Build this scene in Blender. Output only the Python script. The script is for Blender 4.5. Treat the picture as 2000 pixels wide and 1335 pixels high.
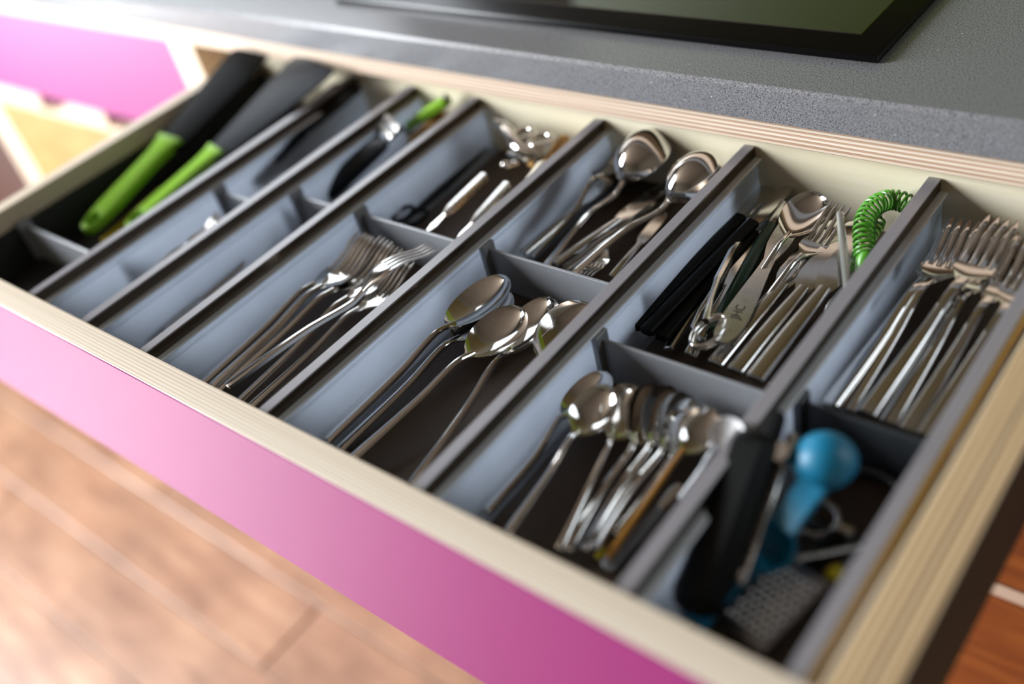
import bpy, bmesh, math, random
from mathutils import Vector, Matrix
random.seed(7)
for o in list(bpy.data.objects):
    bpy.data.objects.remove(o, do_unlink=True)
SC = bpy.context.scene
COL = SC.collection

# ------------------------------------------------------------------ camera
cam_d = bpy.data.cameras.new('camera')
cam = bpy.data.objects.new('camera', cam_d)
COL.objects.link(cam)
cam_d.sensor_width = 36.0
cam_d.sensor_fit = 'HORIZONTAL'
cam_d.lens = 35.584
cam_d.clip_start = 0.02
cam.matrix_world = Matrix(((0.763996, -0.271882, 0.584813, 1.051959), (0.608968, 0.602381, -0.516139, -0.225406), (-0.211818, 0.750710, 0.626070, 0.438414), (0.000000, 0.000000, 0.000000, 1.000000)))
cam_d.dof.use_dof = True
cam_d.dof.focus_distance = 0.765
cam_d.dof.aperture_fstop = 1.55
cam_d.dof.aperture_blades = 0
SC.camera = cam

# ------------------------------------------------------------------ light
SC.view_settings.view_transform = 'Standard'
SC.view_settings.look = 'None'
SC.view_settings.exposure = -0.02
SC.view_settings.gamma = 1.0
SC.view_settings.use_curve_mapping = False
SC.cycles.max_bounces = 10
SC.cycles.diffuse_bounces = 5
SC.cycles.glossy_bounces = 6
SC.cycles.transmission_bounces = 8
SC.cycles.sample_clamp_indirect = 6.0
SC.cycles.caustics_reflective = False
SC.cycles.caustics_refractive = False
W = bpy.data.worlds.new('room_air')
SC.world = W
W.use_nodes = True
W.node_tree.nodes['Background'].inputs[0].default_value = (0.62, 0.72, 0.9, 1)
W.node_tree.nodes['Background'].inputs[1].default_value = 0.1


def area(name, loc, direction, sx, sy, power, col):
    d = bpy.data.lights.new(name, 'AREA')
    d.shape = 'RECTANGLE'
    d.size = sx
    d.size_y = sy
    d.energy = power
    d.color = col
    o = bpy.data.objects.new(name, d)
    COL.objects.link(o)
    o.location = loc
    o.rotation_euler = Vector(direction).to_track_quat('-Z', 'Z').to_euler()
    return o


# daylight: garden window in the left wall, a small window above the worktop
area('daylight_left_sky', (-2.10, -1.27, 0.98), (1, 0, 0), 2.95, 1.25, 490, (0.92, 0.96, 1.0))
area('daylight_left_garden', (-2.10, -1.27, -0.20), (1, 0, 0), 2.95, 0.9, 14, (0.97, 0.99, 1.0))
area('daylight_back_right', (2.05, 0.985, 0.78), (0, -1, 0), 0.9, 0.9, 12, (0.82, 0.91, 1.0))
area('daylight_back_left', (-1.27, 0.985, 0.92), (0, -1, 0), 1.65, 1.0, 22, (0.86, 0.93, 1.0))

# ------------------------------------------------------------------ materials
def srgb(r, g, b):
    f = lambda c: (c / 12.92 if c <= 0.04045 else ((c + 0.055) / 1.055) ** 2.4)
    return (f(r / 255), f(g / 255), f(b / 255), 1)


def new_mat(name):
    m = bpy.data.materials.new(name)
    m.use_nodes = True
    nt = m.node_tree
    return m, nt, nt.nodes['Principled BSDF']


def N(nt, t, **kw):
    n = nt.nodes.new(t)
    for k, v in kw.items():
        setattr(n, k, v)
    return n


def coords(nt, scale=(1, 1, 1), loc=(0, 0, 0), kind='Object'):
    tc = N(nt, 'ShaderNodeTexCoord')
    mp = N(nt, 'ShaderNodeMapping')
    mp.inputs['Scale'].default_value = scale
    mp.inputs['Location'].default_value = loc
    nt.links.new(tc.outputs[kind], mp.inputs['Vector'])
    return mp.outputs['Vector']


def ramp(nt, fac, stops, interp='LINEAR'):
    r = N(nt, 'ShaderNodeValToRGB')
    r.color_ramp.interpolation = interp
    e = r.color_ramp.elements
    while len(e) < len(stops):
        e.new(0.5)
    for i, (p, c) in enumerate(stops):
        e[i].position = p
        e[i].color = c
    nt.links.new(fac, r.inputs['Fac'])
    return r.outputs['Color']


def noise(nt, vec, scale, detail=3, rough=0.55):
    n = N(nt, 'ShaderNodeTexNoise')
    n.inputs['Scale'].default_value = scale
    n.inputs['Detail'].default_value = detail
    n.inputs['Roughness'].default_value = rough
    nt.links.new(vec, n.inputs['Vector'])
    return n.outputs['Fac']


def bump(nt, b, fac, strength, dist=0.001):
    bn = N(nt, 'ShaderNodeBump')
    bn.inputs['Strength'].default_value = strength
    bn.inputs['Distance'].default_value = dist
    nt.links.new(fac, bn.inputs['Height'])
    nt.links.new(bn.outputs['Normal'], b.inputs['Normal'])


def mat_plain(name, col, rough=0.5, metal=0.0, spec=0.5, coat=0.0, grain=0.06, gscale=60, b=0.0, coat_rough=0.1):
    m, nt, p = new_mat(name)
    f = noise(nt, coords(nt), gscale)
    c0 = tuple(c * (1 - grain) for c in col[:3]) + (1,)
    c1 = tuple(min(1, c * (1 + grain)) for c in col[:3]) + (1,)
    nt.links.new(ramp(nt, f, [(0.35, c0), (0.65, c1)]), p.inputs['Base Color'])
    p.inputs['Roughness'].default_value = rough
    p.inputs['Metallic'].default_value = metal
    p.inputs['Specular IOR Level'].default_value = spec
    p.inputs['Coat Weight'].default_value = coat
    p.inputs['Coat Roughness'].default_value = coat_rough
    if b:
        bump(nt, p, f, b)
    return m


def mat_ply_edge(name, axis, pitch, light, dark, mid):
    """bare plywood edge: thin parallel veneers that alternate along one axis"""
    m, nt, p = new_mat(name)
    tc = N(nt, 'ShaderNodeTexCoord')
    sp = N(nt, 'ShaderNodeSeparateXYZ')
    nt.links.new(tc.outputs['Object'], sp.inputs[0])
    mul = N(nt, 'ShaderNodeMath', operation='MULTIPLY')
    mul.inputs[1].default_value = 1.0 / pitch
    nt.links.new(sp.outputs['XYZ'.index(axis)], mul.inputs[0])
    sc = [9.0, 9.0, 9.0]
    sc['XYZ'.index(axis)] = 320.0
    nz = noise(nt, coords(nt, tuple(sc)), 1.0, 3)
    add = N(nt, 'ShaderNodeMath', operation='MULTIPLY_ADD')
    nt.links.new(nz, add.inputs[0])
    add.inputs[1].default_value = 0.22
    nt.links.new(mul.outputs[0], add.inputs[2])
    fr = N(nt, 'ShaderNodeMath', operation='FRACT')
    nt.links.new(add.outputs[0], fr.inputs[0])
    col = ramp(nt, fr.outputs[0], [(0.0, light), (0.36, light), (0.5, dark), (0.62, mid), (0.86, dark), (1.0, light)])
    fl = N(nt, 'ShaderNodeMath', operation='FLOOR')
    nt.links.new(add.outputs[0], fl.inputs[0])
    wn = N(nt, 'ShaderNodeTexWhiteNoise', noise_dimensions='1D')
    nt.links.new(fl.outputs[0], wn.inputs['W'])
    tint = ramp(nt, wn.outputs['Value'], [(0.0, (0.86, 0.83, 0.8, 1)), (1.0, (1, 1, 1, 1))])
    mx = N(nt, 'ShaderNodeMix', data_type='RGBA', blend_type='MULTIPLY')
    mx.inputs['Factor'].default_value = 1.0
    nt.links.new(col, mx.inputs['A'])
    nt.links.new(tint, mx.inputs['B'])
    nt.links.new(mx.outputs['Result'], p.inputs['Base Color'])
    p.inputs['Roughness'].default_value = 0.45
    bump(nt, p, fr.outputs[0], 0.12, 0.0004)
    return m


def mat_grain(name, stretch, cols, scale=1.0, rough=0.45, coat=0.0, coat_rough=0.15, bs=0.08, coat_ior=1.5):
    m, nt, p = new_mat(name)
    v = coords(nt, stretch)
    f = noise(nt, v, 6 * scale, 6, 0.62)
    nt.links.new(ramp(nt, f, cols), p.inputs['Base Color'])
    p.inputs['Roughness'].default_value = rough
    p.inputs['Coat Weight'].default_value = coat
    p.inputs['Coat Roughness'].default_value = coat_rough
    p.inputs['Coat IOR'].default_value = coat_ior
    bump(nt, p, f, bs, 0.001)
    return m


def mat_chrome(name, col=(0.80, 0.78, 0.75, 1), rough=0.09):
    m, nt, p = new_mat(name)
    f = noise(nt, coords(nt), 140, 2)
    nt.links.new(ramp(nt, f, [(0.3, tuple(c * 0.93 for c in col[:3]) + (1,)), (0.7, col)]), p.inputs['Base Color'])
    rr = N(nt, 'ShaderNodeMapRange')
    rr.inputs['To Min'].default_value = rough * 0.7
    rr.inputs['To Max'].default_value = rough * 1.4
    nt.links.new(f, rr.inputs['Value'])
    nt.links.new(rr.outputs[0], p.inputs['Roughness'])
    p.inputs['Metallic'].default_value = 1.0
    return m


def mat_frosted(name, col, frac):
    """frosted grey plastic that lets daylight glow through"""
    m, nt, p = new_mat(name)
    f = noise(nt, coords(nt), 50, 2)
    c = ramp(nt, f, [(0.3, tuple(x * 0.96 for x in col[:3]) + (1,)), (0.7, col)])
    nt.links.new(c, p.inputs['Base Color'])
    p.inputs['Roughness'].default_value = 0.28
    p.inputs['Specular IOR Level'].default_value = 0.5
    tr = N(nt, 'ShaderNodeBsdfTranslucent')
    nt.links.new(c, tr.inputs['Color'])
    mx = N(nt, 'ShaderNodeMixShader')
    mx.inputs[0].default_value = frac
    nt.links.new(p.outputs[0], mx.inputs[1])
    nt.links.new(tr.outputs[0], mx.inputs[2])
    nt.links.new(mx.outputs[0], nt.nodes['Material Output'].inputs[0])
    return m


M = {}
PL, PD, PM = srgb(238, 226, 205), srgb(176, 138, 108), srgb(214, 188, 158)
M['ply_y'] = mat_ply_edge('plywood_edge_front', 'Y', 0.0029, srgb(240, 231, 214), srgb(214, 195, 170), srgb(226, 210, 188))
M['ply_x'] = mat_ply_edge('plywood_edge_side_dimmed', 'X', 0.0046, srgb(220, 198, 160), srgb(156, 116, 76), srgb(196, 160, 114))  # right-hand plywood: fall-off of daylight put into the colour as darker veneers
M['ply_z'] = mat_ply_edge('plywood_edge_rail', 'Z', 0.0038, srgb(245, 231, 212), srgb(178, 134, 108), srgb(216, 186, 160))
M['ply_pale'] = mat_ply_edge('pale_plywood_upright', 'X', 0.0042, srgb(232, 221, 202), srgb(206, 186, 160), srgb(220, 204, 180))
M['birch'] = mat_grain('birch_face', (1.2, 9, 9), [(0.3, srgb(240, 228, 194)), (0.55, srgb(246, 236, 208)), (0.75, srgb(250, 242, 218))], rough=0.4)
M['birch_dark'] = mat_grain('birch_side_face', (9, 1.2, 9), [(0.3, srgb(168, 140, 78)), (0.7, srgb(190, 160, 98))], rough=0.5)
M['painted_shade'] = mat_grain('painted_shade_plywood', (9, 1.2, 9), [(0.3, srgb(52, 30, 14)), (0.7, srgb(66, 38, 18))], rough=0.6)  # plain plywood in deep shade, the shade painted in as dark brown
M['pink'] = mat_plain('pink_laminate', srgb(146, 13, 112), rough=0.5, coat=0.38, spec=0.4, grain=0.02, gscale=8, coat_rough=0.48)
M['orange'] = mat_grain('orange_veneer', (1.6, 7, 7), [(0.25, srgb(206, 118, 66)), (0.5, srgb(224, 140, 84)), (0.8, srgb(232, 156, 100))], rough=0.4, coat=0.3)
M['teak'] = mat_grain('dark_orange_veneer', (1.3, 7, 9), [(0.25, srgb(98, 42, 12)), (0.5, srgb(138, 68, 22)), (0.75, srgb(168, 96, 34))], rough=0.35, coat=0.3)
M['stone'] = None
M['dark_paint'] = mat_plain('brown_panel', srgb(70, 38, 28), rough=0.5)
M['cap'] = mat_plain('satin_grey_rail', srgb(138, 135, 139), rough=0.3, spec=0.8, grain=0.03, gscale=500, b=0.05)
M['band'] = mat_plain('ribbed_dark_rail', srgb(104, 92, 80), rough=0.3, metal=0.9, grain=0.04)
M['lip'] = mat_plain('highlight_lip', srgb(214, 222, 232), rough=0.2, grain=0.03)
M['frost'] = mat_frosted('frosted_wall', srgb(202, 208, 217), 0.68)
M['lip'] = mat_plain('highlight_lip', srgb(222, 228, 234), rough=0.2, spec=0.7, grain=0.02)  # light caught by the lip's edge is put into this paler colour
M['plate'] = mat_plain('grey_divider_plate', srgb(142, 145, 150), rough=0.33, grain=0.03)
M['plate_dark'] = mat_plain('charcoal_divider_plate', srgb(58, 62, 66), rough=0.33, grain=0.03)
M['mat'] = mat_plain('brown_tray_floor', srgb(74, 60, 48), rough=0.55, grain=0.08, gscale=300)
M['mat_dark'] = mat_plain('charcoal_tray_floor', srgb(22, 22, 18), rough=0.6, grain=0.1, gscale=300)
M['chrome'] = mat_chrome('polished_steel')
M['steel'] = mat_chrome('worn_steel', (0.74, 0.72, 0.69, 1), 0.12)
M['dark_steel'] = mat_chrome('dark_steel', (0.34, 0.34, 0.36, 1), 0.3)
M['satin_steel'] = mat_chrome('satin_steel', (0.70, 0.68, 0.65, 1), 0.27)
M['black'] = mat_plain('black_plastic', srgb(5, 6, 6), rough=0.5, spec=0.15, grain=0.05)
M['navy'] = mat_plain('blue_black_plastic', srgb(13, 19, 25), rough=0.42, spec=0.3, grain=0.05)
M['green'] = mat_plain('lime_green_grip', srgb(128, 178, 38), rough=0.38, grain=0.04)
M['green_dark'] = mat_plain('bottle_green_plastic', srgb(6, 58, 34), rough=0.35)
M['coil'] = mat_plain('green_coil_plastic', srgb(78, 150, 38), rough=0.3, grain=0.03)
M['yellow'] = mat_plain('yellow_grip', srgb(196, 176, 24), rough=0.4)
M['cream'] = mat_plain('cream_plastic', srgb(226, 216, 196), rough=0.35)
M['white'] = mat_plain('white_plastic', srgb(240, 240, 242), rough=0.3, grain=0.01)
M['blue'] = mat_plain('turquoise_plastic', srgb(6, 114, 150), rough=0.45, grain=0.02)
M['amber'] = mat_plain('amber_handle', srgb(160, 112, 40), rough=0.3)
M['wood'] = mat_grain('pale_wood', (7, 1.5, 7), [(0.3, srgb(184, 132, 60)), (0.7, srgb(214, 168, 92))], rough=0.5)
def mat_clear(name, col, rough, trans):
    m, nt, p = new_mat(name)
    f = noise(nt, coords(nt), 80, 2)
    nt.links.new(ramp(nt, f, [(0.3, tuple(c * 0.95 for c in col[:3]) + (1,)), (0.7, col)]), p.inputs['Base Color'])
    p.inputs['Roughness'].default_value = rough
    p.inputs['Transmission Weight'].default_value = trans
    p.inputs['IOR'].default_value = 1.46
    return m


M['clear'] = mat_clear('clear_plastic', srgb(225, 226, 222), 0.18, 0.75)
M['engrave'] = mat_plain('engraved_ink', srgb(36, 30, 22), rough=0.6)
M['wall'] = mat_plain('warm_wall', srgb(56, 48, 34), rough=0.8, gscale=4)
M['ceil'] = mat_plain('ceiling_paint', srgb(86, 75, 63), rough=0.9, gscale=4)
M['olive'] = mat_plain('olive_splashback', srgb(76, 86, 10), rough=0.4, gscale=3)
M['umber'] = mat_plain('dark_umber_wall', srgb(58, 46, 16), rough=0.6, gscale=3)
M['glass_black'] = mat_plain('black_hob_glass', srgb(4, 5, 4), rough=0.03, spec=1.0, grain=0.0, coat=0.2, coat_rough=0.02)
M['rim_black'] = mat_plain('black_hob_rim', srgb(6, 6, 6), rough=0.25, spec=0.3, grain=0.0)


def mat_stone():
    m, nt, p = new_mat('grey_speckled_stone')
    v = coords(nt)
    f = noise(nt, v, 900, 2, 0.5)
    g = noise(nt, v, 420, 1, 0.5)
    a = ramp(nt, f, [(0.36, srgb(70, 71, 75)), (0.46, srgb(124, 124, 127)), (0.62, srgb(136, 136, 139)), (0.7, srgb(156, 156, 158))])
    vo = N(nt, 'ShaderNodeTexVoronoi')
    vo.inputs['Scale'].default_value = 70
    nt.links.new(v, vo.inputs['Vector'])
    s = ramp(nt, vo.outputs['Distance'], [(0.0, (1, 1, 1, 1)), (0.035, (1, 1, 1, 1)), (0.06, (0, 0, 0, 1))])
    mx = N(nt, 'ShaderNodeMix', data_type='RGBA')
    nt.links.new(s, mx.inputs['Factor'])
    nt.links.new(a, mx.inputs['A'])
    mx.inputs['B'].default_value = srgb(196, 194, 184)
    nt.links.new(mx.outputs['Result'], p.inputs['Base Color'])
    p.inputs['Roughness'].default_value = 0.24
    p.inputs['Specular IOR Level'].default_value = 0.7
    bump(nt, p, g, 0.03, 0.0006)
    return m


M['stone'] = mat_stone()


def mat_floor():
    m, nt, p = new_mat('varnished_floorboard')
    v = coords(nt, (1.1, 8, 8))
    f = noise(nt, v, 5, 6, 0.62)
    w = noise(nt, coords(nt, (1, 1, 1)), 5.5, 4, 0.6)
    c = ramp(nt, f, [(0.2, srgb(128, 88, 66)), (0.5, srgb(172, 130, 102)), (0.8, srgb(200, 162, 132))])
    d = ramp(nt, w, [(0.35, (0.62, 0.6, 0.6, 1)), (0.6, (1, 1, 1, 1))])
    mx = N(nt, 'ShaderNodeMix', data_type='RGBA', blend_type='MULTIPLY')
    mx.inputs['Factor'].default_value = 0.8
    nt.links.new(c, mx.inputs['A'])
    nt.links.new(d, mx.inputs['B'])
    nt.links.new(mx.outputs['Result'], p.inputs['Base Color'])
    p.inputs['Roughness'].default_value = 0.4
    p.inputs['Coat Weight'].default_value = 1.0
    p.inputs['Coat Roughness'].default_value = 0.36
    p.inputs['Coat IOR'].default_value = 1.65
    bump(nt, p, f, 0.1, 0.001)
    return m


M['floor'] = mat_floor()

# ------------------------------------------------------------------ helpers
def mesh_obj(name, bm, mat, parent=None, smooth=True, loc=None):
    me = bpy.data.meshes.new(name)
    bm.normal_update()
    bm.to_mesh(me)
    bm.free()
    if mat:
        me.materials.append(mat)
    if smooth:
        for f in me.polygons:
            f.use_smooth = True
        try:
            me.set_sharp_from_angle(angle=math.radians(38))
        except Exception:
            pass
    o = bpy.data.objects.new(name, me)
    COL.objects.link(o)
    if parent is not None:
        o.parent = parent
    if loc is not None:
        o.location = loc
    return o


def at_world(o, parent):
    """mesh built in world coordinates, hung under an Empty that sits elsewhere (no rotation)"""
    o.parent = parent
    o.location = -Vector(parent.location)
    return o


def thing(name, label, cat, loc=(0, 0, 0), group=None):
    o = bpy.data.objects.new(name, None)
    o.empty_display_size = 0.02
    COL.objects.link(o)
    o.location = loc
    o['label'] = label
    o['category'] = cat
    if group:
        o['group'] = group
    return o


def tag(o, label, cat, group=None):
    o['label'] = label
    o['category'] = cat
    if group:
        o['group'] = group
    return o


def struct(o):
    o['kind'] = 'structure'
    return o


def add_box(bm, x0, x1, y0, y1, z0, z1, bevel=0.0, seg=2):
    r = bmesh.ops.create_cube(bm, size=1.0)
    vs = r['verts']
    for v in vs:
        v.co = Vector(((x0 + x1) / 2 + v.co.x * (x1 - x0), (y0 + y1) / 2 + v.co.y * (y1 - y0), (z0 + z1) / 2 + v.co.z * (z1 - z0)))
    if bevel:
        es = list({e for v in vs for e in v.link_edges})
        bmesh.ops.bevel(bm, geom=es, offset=bevel, segments=seg, affect='EDGES', profile=0.5)
    return bm


def box_bm(*a, **k):
    return add_box(bmesh.new(), *a, **k)


def extrude_profile(pts, axis, a0, a1, bm=None):
    """closed 2D profile pushed along an axis; pts are the two other coordinates in order"""
    bm = bm or bmesh.new()
    def mk(p, a):
        return {'X': (a, p[0], p[1]), 'Y': (p[0], a, p[1]), 'Z': (p[0], p[1], a)}[axis]
    A = [bm.verts.new(mk(p, a0)) for p in pts]
    B = [bm.verts.new(mk(p, a1)) for p in pts]
    n = len(pts)
    for i in range(n):
        bm.faces.new((A[i], A[(i + 1) % n], B[(i + 1) % n], B[i]))
    bm.faces.new(A[::-1])
    bm.faces.new(B)
    bmesh.ops.recalc_face_normals(bm, faces=bm.faces)
    return bm


def loft(rings, bm=None, cap=True):
    bm = bm or bmesh.new()
    R = [[bm.verts.new(p) for p in r] for r in rings]
    n = len(R[0])
    for a, b in zip(R, R[1:]):
        for i in range(n):
            bm.faces.new((a[i], a[(i + 1) % n], b[(i + 1) % n], b[i]))
    if cap:
        bm.faces.new(R[0][::-1])
        bm.faces.new(R[-1])
    bmesh.ops.recalc_face_normals(bm, faces=bm.faces)
    return bm


def tube(path, rad, seg=10, bm=None, closed=False):
    bm = bm or bmesh.new()
    P = [Vector(p) for p in path]
    n = len(P)
    rr = rad if isinstance(rad, (list, tuple)) else [rad] * n
    up = None
    rings = []
    for i in range(n):
        if closed:
            t = (P[(i + 1) % n] - P[i - 1]).normalized()
        else:
            t = (P[min(i + 1, n - 1)] - P[max(i - 1, 0)]).normalized()
        if up is None:
            up = Vector((0, 0, 1)) if abs(t.z) < 0.9 else Vector((1, 0, 0))
        s = t.cross(up).normalized()
        up = s.cross(t).normalized()
        rings.append([bm.verts.new(P[i] + (s * math.cos(2 * math.pi * k / seg) + up * math.sin(2 * math.pi * k / seg)) * rr[i]) for k in range(seg)])
    pairs = list(zip(rings, rings[1:])) + ([(rings[-1], rings[0])] if closed else [])
    for a, b in pairs:
        for i in range(seg):
            bm.faces.new((a[i], a[(i + 1) % seg], b[(i + 1) % seg], b[i]))
    if not closed:
        bm.faces.new(rings[0][::-1])
        bm.faces.new(rings[-1])
    bmesh.ops.recalc_face_normals(bm, faces=bm.faces)
    return bm


def lerp(a, b, t):
    return a + (b - a) * t


def interp(keys, t):
    """smooth Hermite interpolation of (t, value) keys"""
    n = len(keys)
    if t <= keys[0][0]:
        return keys[0][1]
    if t >= keys[-1][0]:
        return keys[-1][1]
    def slope(k):
        a, b = keys[max(k - 1, 0)], keys[min(k + 1, n - 1)]
        return (b[1] - a[1]) / (b[0] - a[0])
    for k in range(n - 1):
        (a, va), (b, vb) = keys[k], keys[k + 1]
        if t <= b:
            h = b - a
            u = (t - a) / h
            return ((2 * u ** 3 - 3 * u * u + 1) * va + (u ** 3 - 2 * u * u + u) * h * slope(k)
                    + (3 * u * u - 2 * u ** 3) * vb + (u ** 3 - u * u) * h * slope(k + 1))
    return keys[-1][1]


def ribbon(stations, nv=9, bm=None, power=2):
    """lofted bar. station: (y, half width, centre height, crown, thickness, tilt) ; crown > 0 domes the top, < 0 dishes it"""
    rings = []
    for (y, w, z, crown, th) in stations:
        top, bot = [], []
        for k in range(nv):
            s = -1 + 2 * k / (nv - 1)
            s2 = math.sin(s * math.pi / 2)
            zz = z + crown * (1 - abs(s2) ** power)
            top.append((w * s2, y, zz))
            edge = max(0.25 if crown <= 0 else 0.72, math.sqrt(max(0.0, 1 - abs(s2) ** 6)))
            bot.append((w * s2, y, (z + min(crown, 0) * (1 - s2 * s2)) - th * edge))
        rings.append(top + bot[::-1])
    return loft(rings, bm)


def frame_from(A, B, roll=0.0):
    A, B = Vector(A), Vector(B)
    y = (B - A).normalized()
    x = y.cross(Vector((0, 0, 1))).normalized()
    z = x.cross(y)
    m = Matrix((x, y, z)).transposed()
    return m.to_quaternion() @ Matrix.Rotation(math.radians(roll), 3, 'Y').to_quaternion()


def place(root, A, B, roll, L):
    A, B = Vector(A), Vector(B)
    root.location = A
    root.rotation_mode = 'QUATERNION'
    root.rotation_quaternion = frame_from(A, B, roll)
    s = (B - A).length / L
    root.scale = (s, s, s)
    return root


PROTO = {}


def stamp(key, builder, name, label, cat, A, B, roll, L, group=None, mats=None):
    """first use builds the piece with its parts, later uses copy the piece and each of its parts"""
    if key not in PROTO:
        r = thing(name, label, cat, group=group)
        builder(r)
        PROTO[key] = r
    else:
        src = PROTO[key]
        r = src.copy()
        COL.objects.link(r)
        r['label'] = label
        r['category'] = cat
        if group:
            r['group'] = group
        for ch in list(src.children):
            c = ch.copy()
            COL.objects.link(c)
            c.parent = r
            for g in list(ch.children):
                d = g.copy()
                COL.objects.link(d)
                d.parent = c
    return place(r, A, B, roll, L)


# ------------------------------------------------------------------ cutlery makers (butt at the origin, tip along +Y)
def handle_bm(L0, L1, keys_w, keys_z, keys_t, crown=0.0016, n=22, power=2):
    st = []
    for i in range(n + 1):
        t = i / n
        y = lerp(L0, L1, t)
        st.append((y, interp(keys_w, t), interp(keys_z, t), crown, interp(keys_t, t)))
    y0, w0, z0, c0, t0 = st[0]
    st[0] = (y0 + 0.0012, w0, z0, c0, t0)
    st.insert(0, (y0, w0 * 0.8, z0 - 0.0006, c0 * 0.5, t0 * 0.72))
    return ribbon(st, 11, power=power)


def spoon_maker(L, bl, bw, depth, mat, hw=(0.0046, 0.0031, 0.0026), arch=0.004, hmat=None):
    def build(r):
        yb = L - bl
        zr = 0.0105 + depth * 0.25
        mesh_obj('handle', handle_bm(0, yb + 0.008, [(0, hw[0]), (0.55, hw[1]), (0.9, hw[2]), (1, hw[2] * 1.05)],
                 [(0, 0.0045), (0.55, 0.0045 + arch), (0.86, zr + 0.0035), (1, zr - 0.0015)],
                 [(0, 0.0036), (0.6, 0.0040), (1, 0.0028)]), hmat or mat, r)
        st = []
        n = 26
        for i in range(n + 1):
            t = i / n
            y = yb + bl * (1 - math.cos(math.pi * t)) / 2
            u = (y - yb) / bl
            # egg outline, widest past the middle
            q = (u - 0.56) / 0.44 if u > 0.56 else (0.56 - u) / 0.56
            w = bw / 2 * (max(0.0, 1 - q * q) ** 0.5 if u > 0.56 else max(0.0, 1 - q ** 2.3) ** 0.75)
            w = max(w, hw[2] * 1.15 * (1 - u) ** 2 + 0.0006)
            f = min(1.0, w / (bw / 2))
            d = -depth * f
            z = zr + 0.0022 * u * u - 0.0012 * math.sin(math.pi * u)
            st.append((y, w, z, d, 0.0016))
        mesh_obj('bowl', ribbon(st, 17), mat, r)
    return build


def fork_maker(L, hl, hw_, mat, hw=(0.0050, 0.0034, 0.0027), arch=0.004, tines=4, facet=0.0016, power=2):
    """handle, shoulder plate and tines"""
    def prof(u):       # height of the head along its length
        return 0.0125 - 0.0062 * math.sin(math.pi * min(1.0, u * 1.2)) + 0.0065 * u ** 2.2
    def build(r):
        yb = L - hl
        mesh_obj('handle', handle_bm(0, yb + 0.006, [(0, hw[0]), (0.5, hw[1]), (0.9, hw[2]), (1, hw[2] * 1.3)],
                 [(0, 0.0050), (0.55, 0.0050 + arch), (0.88, 0.0145), (1, prof(0.03))],
                 [(0, 0.0038), (0.6, 0.0040), (1, 0.0026)], crown=facet, power=power), mat, r)
        st = []
        n = 10
        up = 0.42
        for i in range(n + 1):
            u = up * i / n
            k = i / n
            w = lerp(hw[2] * 1.1, hw_ / 2, min(1, (k * 1.55)) ** 1.5 if k < 0.65 else 1)
            w = min(w, hw_ / 2)
            st.append((yb + hl * u, w, prof(u), -0.0012 * min(1, k * 2), 0.0017))
        mesh_obj('head', ribbon(st, 11), mat, r)
        pitch = hw_ / tines
        for j in range(tines):
            xc = -hw_ / 2 + pitch * (j + 0.5)
            rings = []
            m = 9
            for i in range(m + 1):
                k = i / m
                u = lerp(up - 0.03, 1.0, k)
                w = pitch * lerp(0.34, 0.24, k) * (1 if i < m else 0.45)
                th = lerp(0.0017, 0.0013, k) * (1 if i < m else 0.5)
                z = prof(u) - 0.0001
                y = yb + hl * u
                rings.append([(xc - w, y, z - th * 0.25), (xc - w * 0.6, y, z), (xc + w * 0.6, y, z), (xc + w, y, z - th * 0.25),
                              (xc + w, y, z - th * 0.8), (xc + w * 0.6, y, z - th), (xc - w * 0.6, y, z - th), (xc - w, y, z - th * 0.8)])
            mesh_obj('tine', loft(rings), mat, r)
    return build


def knife_maker(L, blade, bw, mat, hmat=None, hw=(0.0062, 0.0052, 0.0045), hz=0.0075):
    def build(r):
        yb = L - blade
        mesh_obj('handle', handle_bm(0, yb + 0.004, [(0, hw[0]), (0.5, hw[1]), (1, hw[2])], [(0, hz), (0.5, hz + 0.001), (1, hz)],
                 [(0, 0.0050), (0.5, 0.0056), (1, 0.0045)], crown=0.0018, power=4), hmat or mat, r)
        rings = []
        n = 14
        for i in range(n + 1):
            k = i / n
            y = yb + blade * k
            xr = bw * 0.42 * (math.sqrt(max(0.0, 1 - max(0, (k - 0.72) / 0.28) ** 2.2)) if k > 0.72 else 1) * min(1, 0.55 + k * 3)
            xl = bw * 0.58 * (math.sqrt(max(0.0, 1 - max(0, (k - 0.6) / 0.4) ** 2.2)) if k > 0.6 else 1) * min(1, 0.45 + k * 3.2)
            xr, xl = max(xr, 0.0006), max(xl, 0.0006)
            z = hz - 0.0008
            th = 0.0015
            rings.append([(-xl, y, z - th * 0.4), (-xl * 0.5, y, z - 0.0001), (xr * 0.6, y, z), (xr, y, z - 0.0002),
                          (xr, y, z - th), (xr * 0.6, y, z - th * 1.02), (-xl * 0.5, y, z - th), (-xl, y, z - th * 0.6)])
        mesh_obj('blade', loft(rings), mat, r)
    return build


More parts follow.
